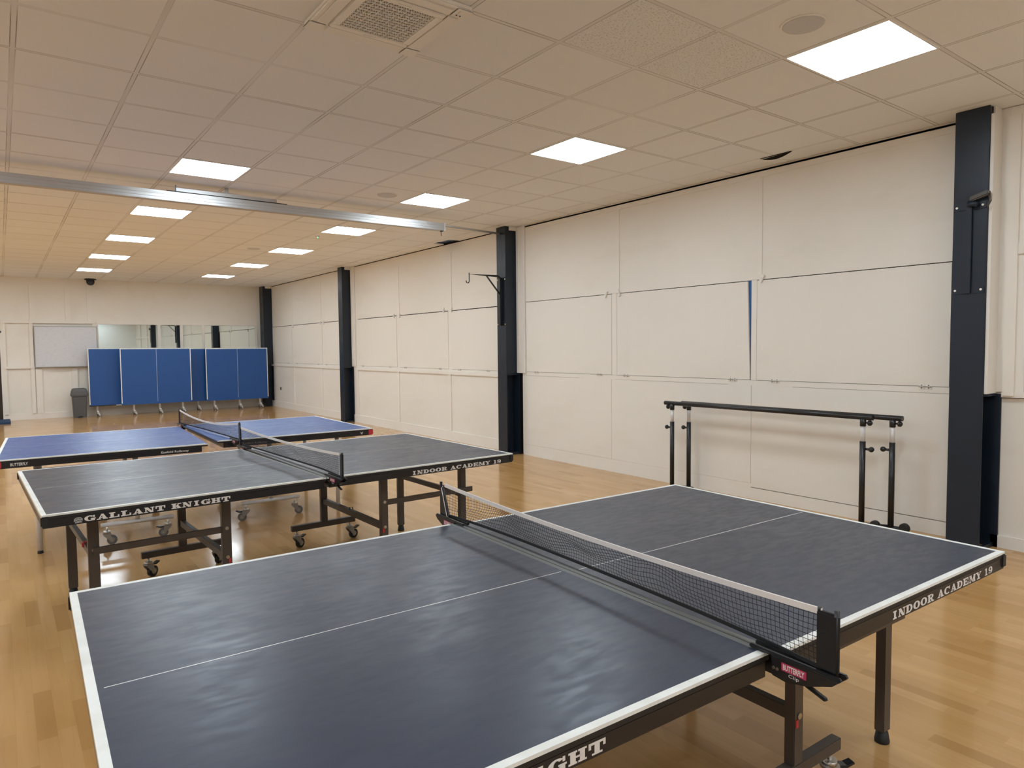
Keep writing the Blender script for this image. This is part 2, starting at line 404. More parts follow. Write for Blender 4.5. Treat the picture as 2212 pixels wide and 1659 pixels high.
# pillars
def pillar(name, yc, label, w=.218, x0=4.06, low=True, near=None):
    t = thing(name, label, 'pillar', (0, 0, 0), 0, 'navy steel pillars along the right wall')
    y0, y1 = yc-w/2, yc+w/2
    m = MB(); tf = .012
    # front flange, back flange, web and boxing plate on the upper part
    m.box(x0, x0+tf, y0, y1, 0, ZC-.001, M_pillar, .002)
    m.box(x0+tf, XW-.001, yc-.006, yc+.006, 0, ZC-.002, M_pillar)
    m.box(XW-tf, XW-.001, y0, y1, 0, ZC-.002, M_pillar)
    m.box(x0+tf, XW-.001, y0+.004, y0+.014, 1.13, ZC-.002, M_pillar)
    m.box(x0+tf, XW-.001, y1-.014, y1-.004, 0, ZC-.002, M_pillar)
    m.box(x0+tf, XW-.001, y0, y1, 1.115, 1.130, M_pillar)
    m.build('steel_column', t)
    if low:
        m = MB(); yn = y0-.055
        m.box(XW-.014, XW-.003, yn, y0, 0, 1.13, M_pillar); m.box(x0+.02, XW-.014, yn+.03, y0, 1.118, 1.13, M_pillar)
        m.box(x0+.02, XW-.003, yn+.03, y0, 0, .03, M_pillar)
        m.build('base_plate', t)
        m = MB(); m.box(XW-.022, XW-.002, y0-.19, y0-.002, 1.145, ZC-.004, M_box, .002)
        m.box(XW-.034, XW-.022, y0-.07, y0-.05, 1.3, ZC-.02, M_box)
        m.build('side_board', t)['label'] = 'white side board'
    if yc < 1:
        m = MB(); m.box(x0+.014, XW-.002, y0-.022, y0-.001, 1.135, ZC-.06, M_box, .002); m.build('side_board', t)['label'] = 'white board over the pillar flank'
    m = MB(); m.box(x0+.06, XW-.001, y0-.012, y0+.0, ZC-.055, ZC-.001, M_box)
    m.build('top_block', t)['label'] = 'white block under the ceiling'
    return t
pillar('steel_pillar', P[0]+.002, 'nearest dark navy steel pillar, behind the near table corner on the right')
pillar('steel_pillar', P[1], 'dark navy pillar with the black hooked wall bracket, at the end of the silver track', .21)
pillar('steel_pillar', P[2], 'dark navy pillar between the silver track and the far corner', .21)
t4 = pillar('steel_pillar', 16.66, 'farthest dark navy pillar, in the corner behind the folded tables', .30, 4.03, False)

# wall shutters
def shutter(y0, y1, z0, z1, label, latches, hinges, tilt=0.):
    t = thing('wall_shutter', label, 'shutter', (XW, (y0+y1)/2, z0), 0, 'cream painted shutters along the right wall')
    h = (y1-y0)/2; m = MB()
    m.box(-.003, .016, -h, h, .004, z1-z0-.008, M_wall)
    if tilt:
        for v in m.bm.verts:
            if v.co.y < 0: v.co.y += .001+tilt*(v.co.z/(z1-z0))
    m.build('panel', t)
    for y, r, dz in latches:
        q = MB(); q.box(-.022, -.004, -.016, .016, -.045, .035, M_box, .003); q.cyl((-.026, 0, 0), (-.02, 0, 0), .004, M_chrome, 8)
        o = q.build('turn_latch', t); o.location = (0, y-(y0+y1)/2, z1-z0+dz); o.rotation_euler.x = r
    for y in hinges:
        q = MB()
        for s in (-1, 1):
            q.box(-.006, -.001, s*.026-.022, s*.026+.022, -.018, .018, M_box)
            q.cyl((-.008, s*.026-.02, 0), (-.008, s*.026+.02, 0), .005, M_chrome, 8)
            for z in (-.011, .011): q.cyl((-.0085, s*.026, z), (-.006, s*.026, z), .004, M_dark, 6)
        o = q.build('hinge', t); o.location = (0, y-(y0+y1)/2, 0)
    return t
shutter(*S1[0], 1.163, 2.127, 'shutter just left of the nearest pillar, with one big tilted latch', [(1.92, .45, .01)], [.47, 1.78])
shutter(S1[1][0]-.002, S1[1][1], 1.163, 2.127, 'shutter with a blue gap down its right edge, above the parallel bars', [(3.80, -.4, .0)], [2.24, 3.69], .032)
shutter(*S1[2], 1.163, 2.127, 'shutter just right of the hooked bracket pillar', [(4.01, .35, .0)], [4.13, 5.35])
shutter(*S2[0], 1.16, 2.102, 'shutter directly left of the hooked bracket pillar', [(7.50, .1, .02)], [6.5, 7.3])
shutter(*S2[1], 1.16, 2.102, 'middle shutter between the bracket pillar and the third pillar', [(7.74, .05, .02), (9.28, .1, .0)], [7.9, 9.1])
shutter(*S2[2], 1.16, 2.102, 'shutter directly right of the third pillar from the camera', [(9.50, 0, .0)], [9.7, 10.9])
shutter(*S3[0], 1.16, 2.102, 'shutter directly left of the third pillar from the camera', [(12.9, 0, .0)], [12.8])
shutter(*S3[1], 1.16, 2.102, 'middle shutter of the farthest wall bay', [(13.1, 0, .0), (14.9, .1, -.02)], [13.3, 14.7])
shutter(*S3[2], 1.16, 2.102, 'shutter nearest the far corner, above the folded tables end', [], [15.3])

# small black wall socket mark low on the far bay
m = MB(); m.box(XW-.012, XW, 15.93, 15.99, .46, .53, M_black, .003); tag(m.build('wall_socket'), 'tiny dark socket low on the right wall near the far corner', 'socket')

# ------------------------------------------------------------------ wall brackets on pillars
def bracket(loc, label, arm=True):
    t = thing('wall_bracket', label, 'bracket', loc, 0, 'black punch bag brackets on the pillars')
    return t
t = bracket((4.06, 5.855, 1.81), 'black bracket with long arm and hook on the second pillar')
m = MB(); m.box(-.008, -.0005, -.10, .10, .0, .03, M_black); m.box(-.008, -.0005, -.10, .10, .62, .65, M_black)
m.box(-.05, -.008, -.02, .02, 0, .66, M_black, .004); m.build('back_plate', t)
m = MB(); m.tube([(-.03, 0, .5), (-.03, 0, .63), (-.045, 0, .665), (-.08, 0, .68), (-.575, 0, .68)], .016, M_black); m.build('arm', t)
m = MB(); m.tube([(-.03, 0, .42), (-.26, 0, .672)], .011, M_black); m.build('brace', t)
m = MB(); pts = [(-.545, 0, .70), (-.545, 0, .60)]+[(-.57+.025*math.cos(a), 0, .59+.028*math.sin(a)) for a in [0, -.5, -1, -1.57, -2.1, -2.7, -3.3]]
m.tube(pts, .0065, M_black, 8); m.build('hook', t)
for y in (-.085, .085):
    for z in (.015, .635):
        m = MB(); m.cyl((-.018, y, z), (-.008, y, z), .009, M_chrome, 8); m.build('bolt', t)
t = bracket((4.06, .117, 1.86), 'dark grey folded bracket high on the nearest pillar')
m = MB(); m.box(-.006, -.0005, -.10, .10, 0, .05, M_pillar); m.box(-.006, -.0005, -.10, .10, .60, .65, M_pillar); m.box(-.022, -.006, -.018, .018, 0, .66, M_pillar, .003); m.build('back_plate', t)
m = MB(); m.bar((-.03, -.01, .665), (-.03, -.13, .70), .05, .035, M_leg, .008); m.tube([(-.03, -.125, .69), (-.03, -.135, .64), (-.03, -.115, .60)], .008, M_leg, 8); m.build('arm', t)
m = MB(); m.tube([(-.04, .0, .64), (-.04, -.06, .625)], .022, M_pillar); m.build('pivot', t)
for y in (-.082, .082):
    for z in (.025, .622):
        m = MB(); m.cyl((-.014, y, z), (-.006, y, z), .008, mat('bright bolt', (.8, .8, .78), .35) if False else M_box, 8); m.build('bolt', t)

# ------------------------------------------------------------------ silver track across the hall
t = thing('hanging_track', 'long silver metal track hung under the ceiling across the hall', 'track', (0, 5.6, 2.976))
m = MB(); m.box(-6.3, 2.965, -.045, .045, 0, .092, M_alu, .004)
for z in (.028, .058): m.box(-6.3, 2.96, -.049, -.044, z, z+.006, M_alu)
m.build('casing', t)
m = MB(); m.box(-.12, .87, -.044, .0, .100, .134, M_alu, .002); m.box(-.20, .98, -.045, .04, .092, .0995, M_dark); m.box(-.125, -.115, -.045, -.035, .09, .16, M_black); m.build('top_plate', t)
m = MB(); m.box(2.958, 2.970, -.05, .05, -.004, .096, M_white, .002); m.box(2.93, 2.955, -.02, .02, -.010, 0, M_black); m.build('end_cap', t)['label'] = 'pale end cap'
m = MB(); m.tube([(2.96, .0, .070), (4.058, .30, .108)], .014, M_alu, 10); m.build('tie_rod', t)
for x in (-4.2, -2.2, .37):
    m = MB(); m.box(x-.018, x+.018, -.004, .004, .08, ZC-2.976, M_alu); m.build('hanger', t)
m = MB(); m.tube([(2.935, 0, -.010), (2.935, 0, -.03), (2.939, 0, -.062)], .004, M_black, 6); m.build('pull_hook', t)

# ------------------------------------------------------------------ ceiling lights
def light_panel(label):
    t = thing('ceiling_light', label, 'ceiling light', (0, 0, ZC), 0, 'square flush ceiling lights')
    m = MB(); a, b = .2975, .285
    for x0, x1, y0, y1 in ((-a, a, -a, -b), (-a, a, b, a), (-a, -b, -b, b), (b, a, -b, b)): m.box(x0, x1, y0, y1, -.006, -.0005, M_ac)
    m.build('frame', t)
    m = MB(); m.box(-b, b, -b, b, -.0045, -.0005, M_light); m.build('diffuser', t)
    return t
RO = ['nearest the camera', 'second from the camera', 'third, just before the silver track', 'fourth, just beyond the silver track', 'fifth from the camera', 'sixth from the camera', 'farthest from the camera']
L0 = None
for i in range(7):
    lb = 'bright square ceiling light in the right row, '+RO[i]
    if L0 is None: L0 = light_panel(lb); o = L0
    else: o = dup(L0, label=lb)
    o.location = (2.448, .1187+2.4*i, ZC)
LL = ['first before the silver track', 'first beyond the silver track', 'second beyond the silver track', 'third beyond the silver track', 'last, near the dome camera']
for i in range(5): dup(L0, (.048, .1187+2.4*(i+2), ZC), label='bright square ceiling light in the left row, '+LL[i])
for x in (-2.352, -4.752):  # assumed rows out of view, added for their light
    for i in range(-1, 7): dup(L0, (x, .1187+2.4*i, ZC), label='unseen ceiling light added left of the view', group='unseen ceiling lights added on the left')
for x in (.048, 2.448):
    for i in ((-2, -1) if x > 1 else (-2, -1)): dup(L0, (x, .1187+2.4*i, ZC), label='ceiling light behind the camera', group='ceiling lights behind the camera')

# ------------------------------------------------------------------ air conditioning cassette
t = thing('air_conditioner', 'square air conditioning cassette with lattice grille in the ceiling', 'air conditioner', (.04, 1.28, ZC))
H_ = .310
m = MB(); m.box(-H_, H_, -H_, H_, -.028, .004, M_ac, .008)
m.build('fascia', t)
for k in range(4):
    q = MB(); q.box(-.215, .215, -.282, -.225, -.034, -.029, M_ac, .002); q.box(-.215, .215, -.2245, -.2215, -.0293, -.0282, M_dark)
    o = q.build('louvre', t); o.rotation_euler.z = k*PI/2
for k in range(4):
    q = MB(); q.box(.225, H_+.004, .225, H_+.004, -.033, -.027, M_ac, .003)
    if k == 0:
        pass
    if k == 3:
        for x, y in ((.25, .25), (.25, .27)): q.cyl((x, y, -.035), (x, y, -.033), .004, M_dark, 8)
        q.box(.265, .295, .245, .25, -.0335, -.033, M_grille)
    o = q.build('corner_cover', t); o.rotation_euler.z = k*PI/2
m = MB(); g = .178
m.box(-.215, .215, -.215, -g, -.038, -.028, M_ac, .003); m.box(-.215, .215, g, .215, -.038, -.028, M_ac, .003)
m.box(-.215, -g, -g, g, -.038, -.028, M_ac); m.box(g, .215, -g, g, -.038, -.028, M_ac)
m.box(-g, g, -g, g, -.0290, -.0283, M_dark)
n = 13
for i in range(n+1):
    y = -g+2*g*i/n; m.box(-g, g, y-.0022, y+.0022, -.037, -.0295, M_ac)
for i in range(n):
    for j in range(n):
        y0 = -g+2*g*i/n; y1 = y0+2*g/n; x0 = -g+2*g*j/n; x1 = x0+2*g/n; xm = (x0+x1)/2
        m.bar((x0, y0, -.033), (xm, y1, -.033), .0032, .006, M_ac); m.bar((xm, y1, -.033), (x1, y0, -.033), .0032, .006, M_ac)
for y in (-.198, .198): m.box(-.04, .03, y-.002, y+.002, -.0388, -.0378, M_grille)
m.build('lattice_grille', t)

# ceiling speakers
def speaker(label):
    t = thing('ceiling_speaker', label, 'ceiling speaker', (0, 0, ZC), 0, 'round flush ceiling speakers')
    m = MB(); n = 40
    m.tube([(0, 0, -.0005), (0, 0, -.006)], .115, M_ac, n); m.build('rim', t)
    m = MB(); m.tube([(0, 0, -.0055), (0, 0, -.0095)], [.105, .100], M_grille, n); m.build('grille', t)
    return t
s0 = speaker('round grey ceiling speaker beside the nearest light'); s0.location = (1.848, .119, ZC)
dup(s0, (1.87, 4.95, ZC), label='round ceiling speaker just left of the third right row light')
dup(s0, (1.848, 9.76, ZC), label='small round ceiling speaker far beyond the silver track')

# missing tile: insulation seen in the void
m = MB(); m.box(hx0-.2, hx1+.25, hy0-.2, hy1+.2, ZC+.03, ZC+.07, M_cloud)
bm_ = m; tag(m.build('roof_insulation'), 'crumpled blue insulation seen through the open ceiling tile', 'insulation')
# bent ceiling tile edge at the wall
m = MB(); q = 14
for i in range(q):
    a0, a1 = i/q, (i+1)/q
    z0, z1 = -.03*math.sin(PI*a0), -.03*math.sin(PI*a1)
    y0, y1 = 1.45+.32*a0, 1.45+.32*a1
    m.face([(3.97+.03*a0, y0, ZC-.001+z0), (3.97+.03*a1, y1, ZC-.001+z1), (XE, y1, ZC-.001), (XE, y0, ZC-.001)], M_ceil)
    m.face([(3.97+.03*a0, y0, ZC-.0005), (3.97+.03*a1, y1, ZC-.0005), (3.97+.03*a1, y1, ZC-.001+z1), (3.97+.03*a0, y0, ZC-.001+z0)], M_dark)
m.box(3.955, 3.968, 1.46, 1.76, ZC-.004, ZC-.0003, M_dark)
tag(m.build('sagging_tile_edge'), 'bent ceiling tile edge with a dark gap above the wall', 'ceiling tile')
# dome camera
t = thing('dome_camera', 'black dome camera on the ceiling before the far wall', 'camera', (.168, 16.6, ZC))
m = MB(); m.cyl((0, 0, -.001), (0, 0, -.03), .12, M_black, 24); m.build('mount', t)
m = MB(); m.ball((0, 0, -.065), .088, M_smoke, 20); m.build('dome', t)
m = MB(); m.cyl((0, 0, -.001), (0, 0, -.02), .03, M_ac, 16); m.ball((0, 0, -.024), .008, M_green, 8); o = m.build('smoke_detector'); o.location = (2.249, 7.97, ZC)
tag(o, 'small white ceiling detector with a green dot beyond the track', 'smoke detector')

# ------------------------------------------------------------------ far wall objects
t = thing('whiteboard', 'whiteboard with faint writing on the far wall', 'whiteboard', (-.34, YB-.066, 1.17))
m = MB(); m.box(-.59, .60, -.012, .008, .0, .90, M_board); m.build('writing_surface', t)
m = MB()
for b_ in ((-.605, .615, -.014, .0), (-.605, .615, .90, .914)): m.box(b_[0], b_[1], -.018, .006, b_[2], b_[3], M_caster)
m.box(-.605, -.59, -.018, .006, 0, .9, M_caster); m.box(.60, .615, -.018, .006, 0, .9, M_caster); m.build('frame', t)
m = MB(); m.box(-.3, .3, -.06, -.018, -.012, -.004, M_caster); m.build('pen_tray', t)
for x0, x1, lb in ((.305, 1.562, 'wide left mirror on the far wall, reflecting a bracket'), (1.628, 2.06, 'narrow mirror second from the left on the far wall'),
                   (2.13, 2.569, 'narrow mirror third from the left on the far wall'), (2.64, 3.89, 'wide right mirror on the far wall beside the corner pillar')):
    m = MB(); m.box(x0, x1, YB-.034, YB-.028, .75, 2.135, M_mirror)
    tag(m.build('wall_mirror'), lb, 'mirror', 'mirrors on the far wall')
# waste bin
t = thing('waste_bin', 'dark grey swing lid waste bin beside the folded tables', 'bin', (-.150, 16.56, 0))
m = MB(); n_ = 6
def rr(w, d, z, r=.03):
    out = []
    for cx, cy, a0 in ((w-r, d-r, 0), (-w+r, d-r, 90), (-w+r, -d+r, 180), (w-r, -d+r, 270)):
        for k in range(5):
            a = math.radians(a0+22.5*k); out.append((cx+r*math.cos(a), cy+r*math.sin(a), z))
    return out
def loft(m, rings, mm, cap=True):
    k = m.mi(mm); V = [[m.bm.verts.new(p) for p in r] for r in rings]; L = len(V[0])
    for i in range(len(V)-1):
        for j in range(L): m.bm.faces.new((V[i][j], V[i][(j+1) % L], V[i+1][(j+1) % L], V[i+1][j])).material_index = k
    if cap: m.bm.faces.new(V[0]).material_index = k; m.bm.faces.new(V[-1]).material_index = k
loft(m, [rr(.125, .105, 0), rr(.128, .108, .05), rr(.148, .125, .50)], M_bin); m.box(-.045, .045, -.118, -.10, .0, .035, M_black, .008); m.build('bin_body', t)
m = MB(); loft(m, [rr(.165, .14, .49), rr(.168, .142, .53), rr(.155, .13, .60), rr(.135, .11, .655), rr(.10, .08, .67)], M_bin); m.build('swing_lid', t)
# mat at the doorway
m = MB(); m.box(-2.6, -1.44, 15.9, 16.7, 0, .045, M_mat, .008); tag(m.build('foam_mat'), 'dark blue foam mat on the floor by the doorway', 'mat')

# ------------------------------------------------------------------ casters (shared)
def caster_parts(parent, x, y, ang, hm=M_caster, z0=.135, brake=M_black, tyre=M_rubber, r=.036):
    m = MB()
    m.cyl((0, 0, z0), (0, 0, .095), .008, M_chrome, 10); m.cyl((0, 0, .108), (0, 0, .092), .024, M_chrome, 16)
    for s in (-1, 1):
        m.prism([(-.028, .095), (.024, .095), (.030, .060), (.052, .035), (.040, .022), (.016, .034), (-.022, .075)], lambda a, b, d: (a, d, b), s*.017-.002, s*.017+.002, hm)
    m.prism([(-.03, .094), (.026, .094), (.03, .075), (-.028, .086)], lambda a, b, d: (a, d, b), -.018, .018, hm)
    o = m.build('caster', parent, (x, y, 0), ang)
    m = MB(); m.cyl((.034, -.013, .036), (.034, .013, .036), r, tyre, 24); m.cyl((.034, -.0145, .036), (.034, .0145, .036), r*.55, hm, 16); m.cyl((.034, -.022, .036), (.034, .022, .036), .005, M_chrome, 8)
    m.build('wheel', o)
    if brake:
        m = MB(); m.prism([(.01, .092), (.058, .085), (.085, .092), (.088, .086), (.055, .074), (.01, .080)], lambda a, b, d: (a, d, b), -.014, .014, brake)
        m.build('brake_pedal', o)
    return o

# ------------------------------------------------------------------ table tennis tables
LH, WH, ZT = 1.37, .7625, .76
def place(o, pose):
    x, y, a = pose
    o.location = (x, y, 0); o.rotation_euler.z = a
def board_mesh(M_s, sgn, z=ZT, thick=.020, strip=M_strip):
    """half table top; u measured from the net edge outwards"""
    m = MB()
    us = [0, .018, .028, 1.337, 1.350, 1.37]; vs = [-WH, -.7425, -.0016, .0016, .7425, WH]
    for i in range(5):
        for j in range(5):
            mm = M_s
            if i == 4 or j in (0, 4): mm = M_line
            if i == 0: mm = strip
            elif i not in (0, 4) and j == 2 and i == 2: mm = M_line
            m.face([(sgn*us[i], vs[j], z), (sgn*us[i+1], vs[j], z), (sgn*us[i+1], vs[j+1], z), (sgn*us[i], vs[j+1], z)], mm)
    a, b = sorted((0, sgn*LH)); ew = .008
    for p in ([(a, -WH), (b, -WH)], [(b, -WH), (b, WH)], [(b, WH), (a, WH)], [(a, WH), (a, -WH)]):
        (x0, y0), (x1, y1) = p
        m.face([(x0, y0, z-.0), (x1, y1, z-.0), (x1, y1, z-ew), (x0, y0, z-ew)], M_line if not (x0 == x1 == 0) else strip)
        m.face([(x0, y0, z-ew), (x1, y1, z-ew), (x1, y1, z-thick), (x0, y0, z-thick)], M_wood if (x0 == x1 and x0 != 0 and M_s is not M_blue) else M_aprontop)
    m.face([(a, -WH, z-thick), (b, -WH, z-thick), (b, WH, z-thick), (a, WH, z-thick)], M_aprontop)
    bmesh.ops.remove_doubles(m.bm, verts=m.bm.verts[:], dist=1e-5)
    return m
def apron_mesh(sgn, u0, u1, zb, text):
    m = MB(); t = .02; zt = ZT-.020; e = .0
    a, b = sorted((sgn*u0, sgn*u1)); W_ = WH-.001
    m.box(a, b, -W_, -W_+t, zb, zt, M_apron, .002); m.box(a, b, W_-t, W_, zb, zt, M_apron, .002)
    m.box(a, a+t, -W_+t, W_-t, zb, zt, M_apron); m.box(b-t, b, -W_+t, W_-t, zb, zt, M_apron)
    near = lambda u, z, d: (u, -W_-d, z)
    far = lambda u, z, d: (-u, W_+d, z)
    for kind in text:
        kind(m, near, far)
    return m
def tbl_text(kind):
    if kind == 'knight':
        def f(m, near, far):
            for fn in (near,):
                slab(m, 'GALLANT KNIGHT', -1.204, -.539, .7055, .7315, fn, M_letter)
                cx, cz = -1.228, .717                       # round crest with a plume
                blob = [(-.018, -.004), (-.017, .006), (-.010, .0125), (.0, .0135), (.010, .012), (.017, .006), (.0175, -.002), (.014, -.008), (.016, -.0135), (.004, -.0125), (-.004, -.0135), (-.014, -.0135), (-.012, -.008)]
                m.face([fn(cx+a, cz+b, .0006) for a, b in blob], M_crest)
                for pl_ in ([(-.012, .006), (-.002, .0095), (-.001, .008), (-.010, .0035)], [(.002, .009), (.011, .006), (.010, .0035), (.002, .006)], [(-.004, .002), (.008, -.004), (.006, -.006), (-.006, .0)], [(-.013, -.002), (-.005, -.006), (-.006, -.009), (-.012, -.006)], [(.010, -.001), (.014, -.003), (.011, -.008), (.009, -.005)]):
                    m.face([fn(cx+a, cz+b, .0009) for a, b in pl_], M_apron)
        return f
    if kind == 'academy':
        def f(m, near, far): slab(m, 'INDOOR ACADEMY 19', .562, 1.268, .7045, .7290, near, M_letter)
        return f
    if kind == 'blueL':
        def f(m, near, far):
            typed(m, 'BUTTERFLY', -1.278, -1.177, .712, .733, near, M_letter, .02)
            typed(m, 'Easifold Rollaway', -.336, -.14, .706, .728, near, M_letter, .015)
        return f
    def f(m, near, far):
        typed(m, 'Easifold Rollaway', .20, .40, .706, .728, near, M_letter2, .01)
        for s in (-1, 1):
            m.face([near(1.262+s*a, .722+b, .0007) for a, b in ((0, 0), (.006, .010), (.013, .011), (.011, .003), (.006, -.003))], M_letter)
            m.face([near(1.262+s*a, .722+b, .0007) for a, b in ((0, -.001), (.006, -.004), (.009, -.010), (.003, -.011))], M_letter)
    return f
def half_table(t, pose, root, sgn, M_s, M_l, white, text, aprin, zb=.698, strip=None, cap=None):
    """all parts of one half, parented to the table empty; pose is the half's own world pose"""
    W = Matrix.Translation((pose[0], pose[1], 0)) @ Matrix.Rotation(pose[2], 4, 'Z')
    RI = (Matrix.Translation((root[0], root[1], 0)) @ Matrix.Rotation(root[2], 4, 'Z')).inverted()
    L = RI @ W
    parts = []
    def add(m, name, label=None):
        o = m.build(name, t); o.matrix_local = L
        if label: o['label'] = label
        parts.append(o); return o
    add(board_mesh(M_s, sgn, strip=strip or M_strip), 'tabletop')
    add(apron_mesh(sgn, aprin, LH-.003, zb, text), 'apron')
    s = sgn
    rt = .019
    def leg(u, v, z0, z1, foot):
        m = MB()
        if white: m.cyl((s*u, v, z0), (s*u, v, z1), .019, M_l, 16)
        else: m.box(s*u-.025, s*u+.025, v-.018, v+.018, z0, z1, M_l, .003)
        o = add(m, 'leg')
        if foot:
            q = MB(); q.tube([(s*u, v, z0+.004), (s*u, v, z0-.003), (s*u, v, z0-.005), (s*u, v, .008), (s*u, v, 0)], [.012, .012, .021 if not white else .018, .027 if not white else .020, .026 if not white else .019], M_rubber, 18)
            q.build('rubber_foot', o)
        return o
    def rod(a, b, w, h, name, mm=M_l):
        m = MB()
        if white: m.cyl((s*a[0], a[1], a[2]), (s*b[0], b[1], b[2]), .016, mm, 14)
        else: m.bar((s*a[0], a[1], a[2]), (s*b[0], b[1], b[2]), w, h, mm, .002)
        return add(m, name)
    for v in (-.462, .452): leg(1.135, v, .046 if not white else .022, zb+.01, True)
    for v in (-.5, .5):
        leg(.492, v, .175, zb+.02, False)['label'] = 'inner upright leg'
        rod((.235, v, .155), (.745, v, .155), .035, .042, 'foot_bar')
    for v, sg in ((-.5, -1), (.5, 1)):
        for u in (.275, .705):
            ang = {(-1, .275): 2.6, (-1, .705): -.4, (1, .275): .5, (1, .705): .3}[(sg, u)]+(0 if s > 0 else .35)
            o = caster_parts(t, 0, 0, 0, brake=(M_black if not white or (u < .5) else None), tyre=(M_tyre if white else M_rubber))
            o.matrix_local = L @ Matrix.Translation((s*u, v, 0)) @ Matrix.Rotation(ang, 4, 'Z')
    rod((.515, -.5, .492), (1.20 if s > 0 else 1.14, -.5, .492), .014, .036, 'side_rail')
    rod((.515, .5, .492), (1.16, .478, .492), .014, .036, 'side_rail')
    rod((1.135, -.44, .455), (1.135, .43, .455), .024, .036, 'end_rail')
    rod((.492, -.48, .335), (.492, .48, .335), .03, .042, 'cross_rail')
    if not white:
        for u, z in ((.492, .50), (.492, .335)):
            m = MB(); m.cyl((s*u, -.518, z), (s*u, -.5225, z), .010, M_chrome, 12); add(m, 'bolt')
        m = MB(); m.cyl((s*1.135, -.480, .492), (s*1.135, -.4845, .492), .010, M_chrome, 12); add(m, 'bolt')
        m = MB(); m.box(s*.48-.006, s*.48+.006, -.5205, -.518, .300, .325, M_red); add(m, 'release_catch', 'red release catch')
        m = MB(); m.box(s*1.135-.020, s*1.135+.020, -.215, -.185, .445, .478, M_red, .006); add(m, 'release_catch', 'red release catch')
        m = MB(); m.tube([(s*.492-.012, 0, .350), (s*.492-.012, 0, .372), (s*.492+.012, 0, .372), (s*.492+.012, 0, .350)], .004, M_black, 8); add(m, 'rail_loop')
        m = MB()
        for v in (-WH, WH):
            for q in (-.004,): m.box(*sorted((s*(LH-.03), s*(LH+.004))), *sorted((v-math.copysign(.02, v), v+math.copysign(.005, v))), .705, .753, M_rubber, .005)
        add(m, 'corner_guard', 'black rubber corner guards')
    else:
        m = MB()
        for v in (-WH, WH): m.box(*sorted((s*(LH-.042), s*(LH+.005))), *sorted((v-math.copysign(.02, v), v+math.copysign(.005, v))), .70, .752, M_red, .005)
        add(m, 'corner_guard', 'red corner guards')
    return parts

T1L, T1R = (-.084, -.197, -.027), (-.080, -.216, -.027)
T2L, T2R = (-.115, 2.6754, .040), (-.095, 2.676, .020)
T3L, T3R = (-.2321, 4.6847, -.0503), (-.1529, 4.8084, -.0202)
def tt(name, label, pl, pr, Ms, Ml, white, txl, txr, aprin, group=None):
    root = ((pl[0]+pr[0])/2, (pl[1]+pr[1])/2, (pl[2]+pr[2])/2)
    t = thing(name, label, 'table tennis table', (root[0], root[1], 0), root[2], 'table tennis tables set up for play')
    half_table(t, pl, root, -1, Ms, Ml, white, txl, aprin, strip=(M_strip if not white else Ms))
    half_table(t, pr, root, 1, Ms, Ml, white, txr, aprin, strip=(M_strip if not white else Ms))
    return t
tt('table_tennis_table', 'largest dark blue-grey table tennis table nearest the camera', T1L, T1R, M_navy, M_leg, False, [tbl_text('knight')], [tbl_text('academy')], .012)
tt('table_tennis_table', 'dark grey table tennis table in the middle, behind the nearest one', T2L, T2R, M_navy, M_leg, False, [tbl_text('knight')], [tbl_text('academy')], .012)
tt('table_tennis_table', 'bright blue table tennis table with white legs, farthest of those set up', T3L, T3R, M_blue, M_white, True, [tbl_text('blueL')], [tbl_text('blueR')], .045)
# exposed wooden frame underside strip along the left end of the nearest table is part of its board edge

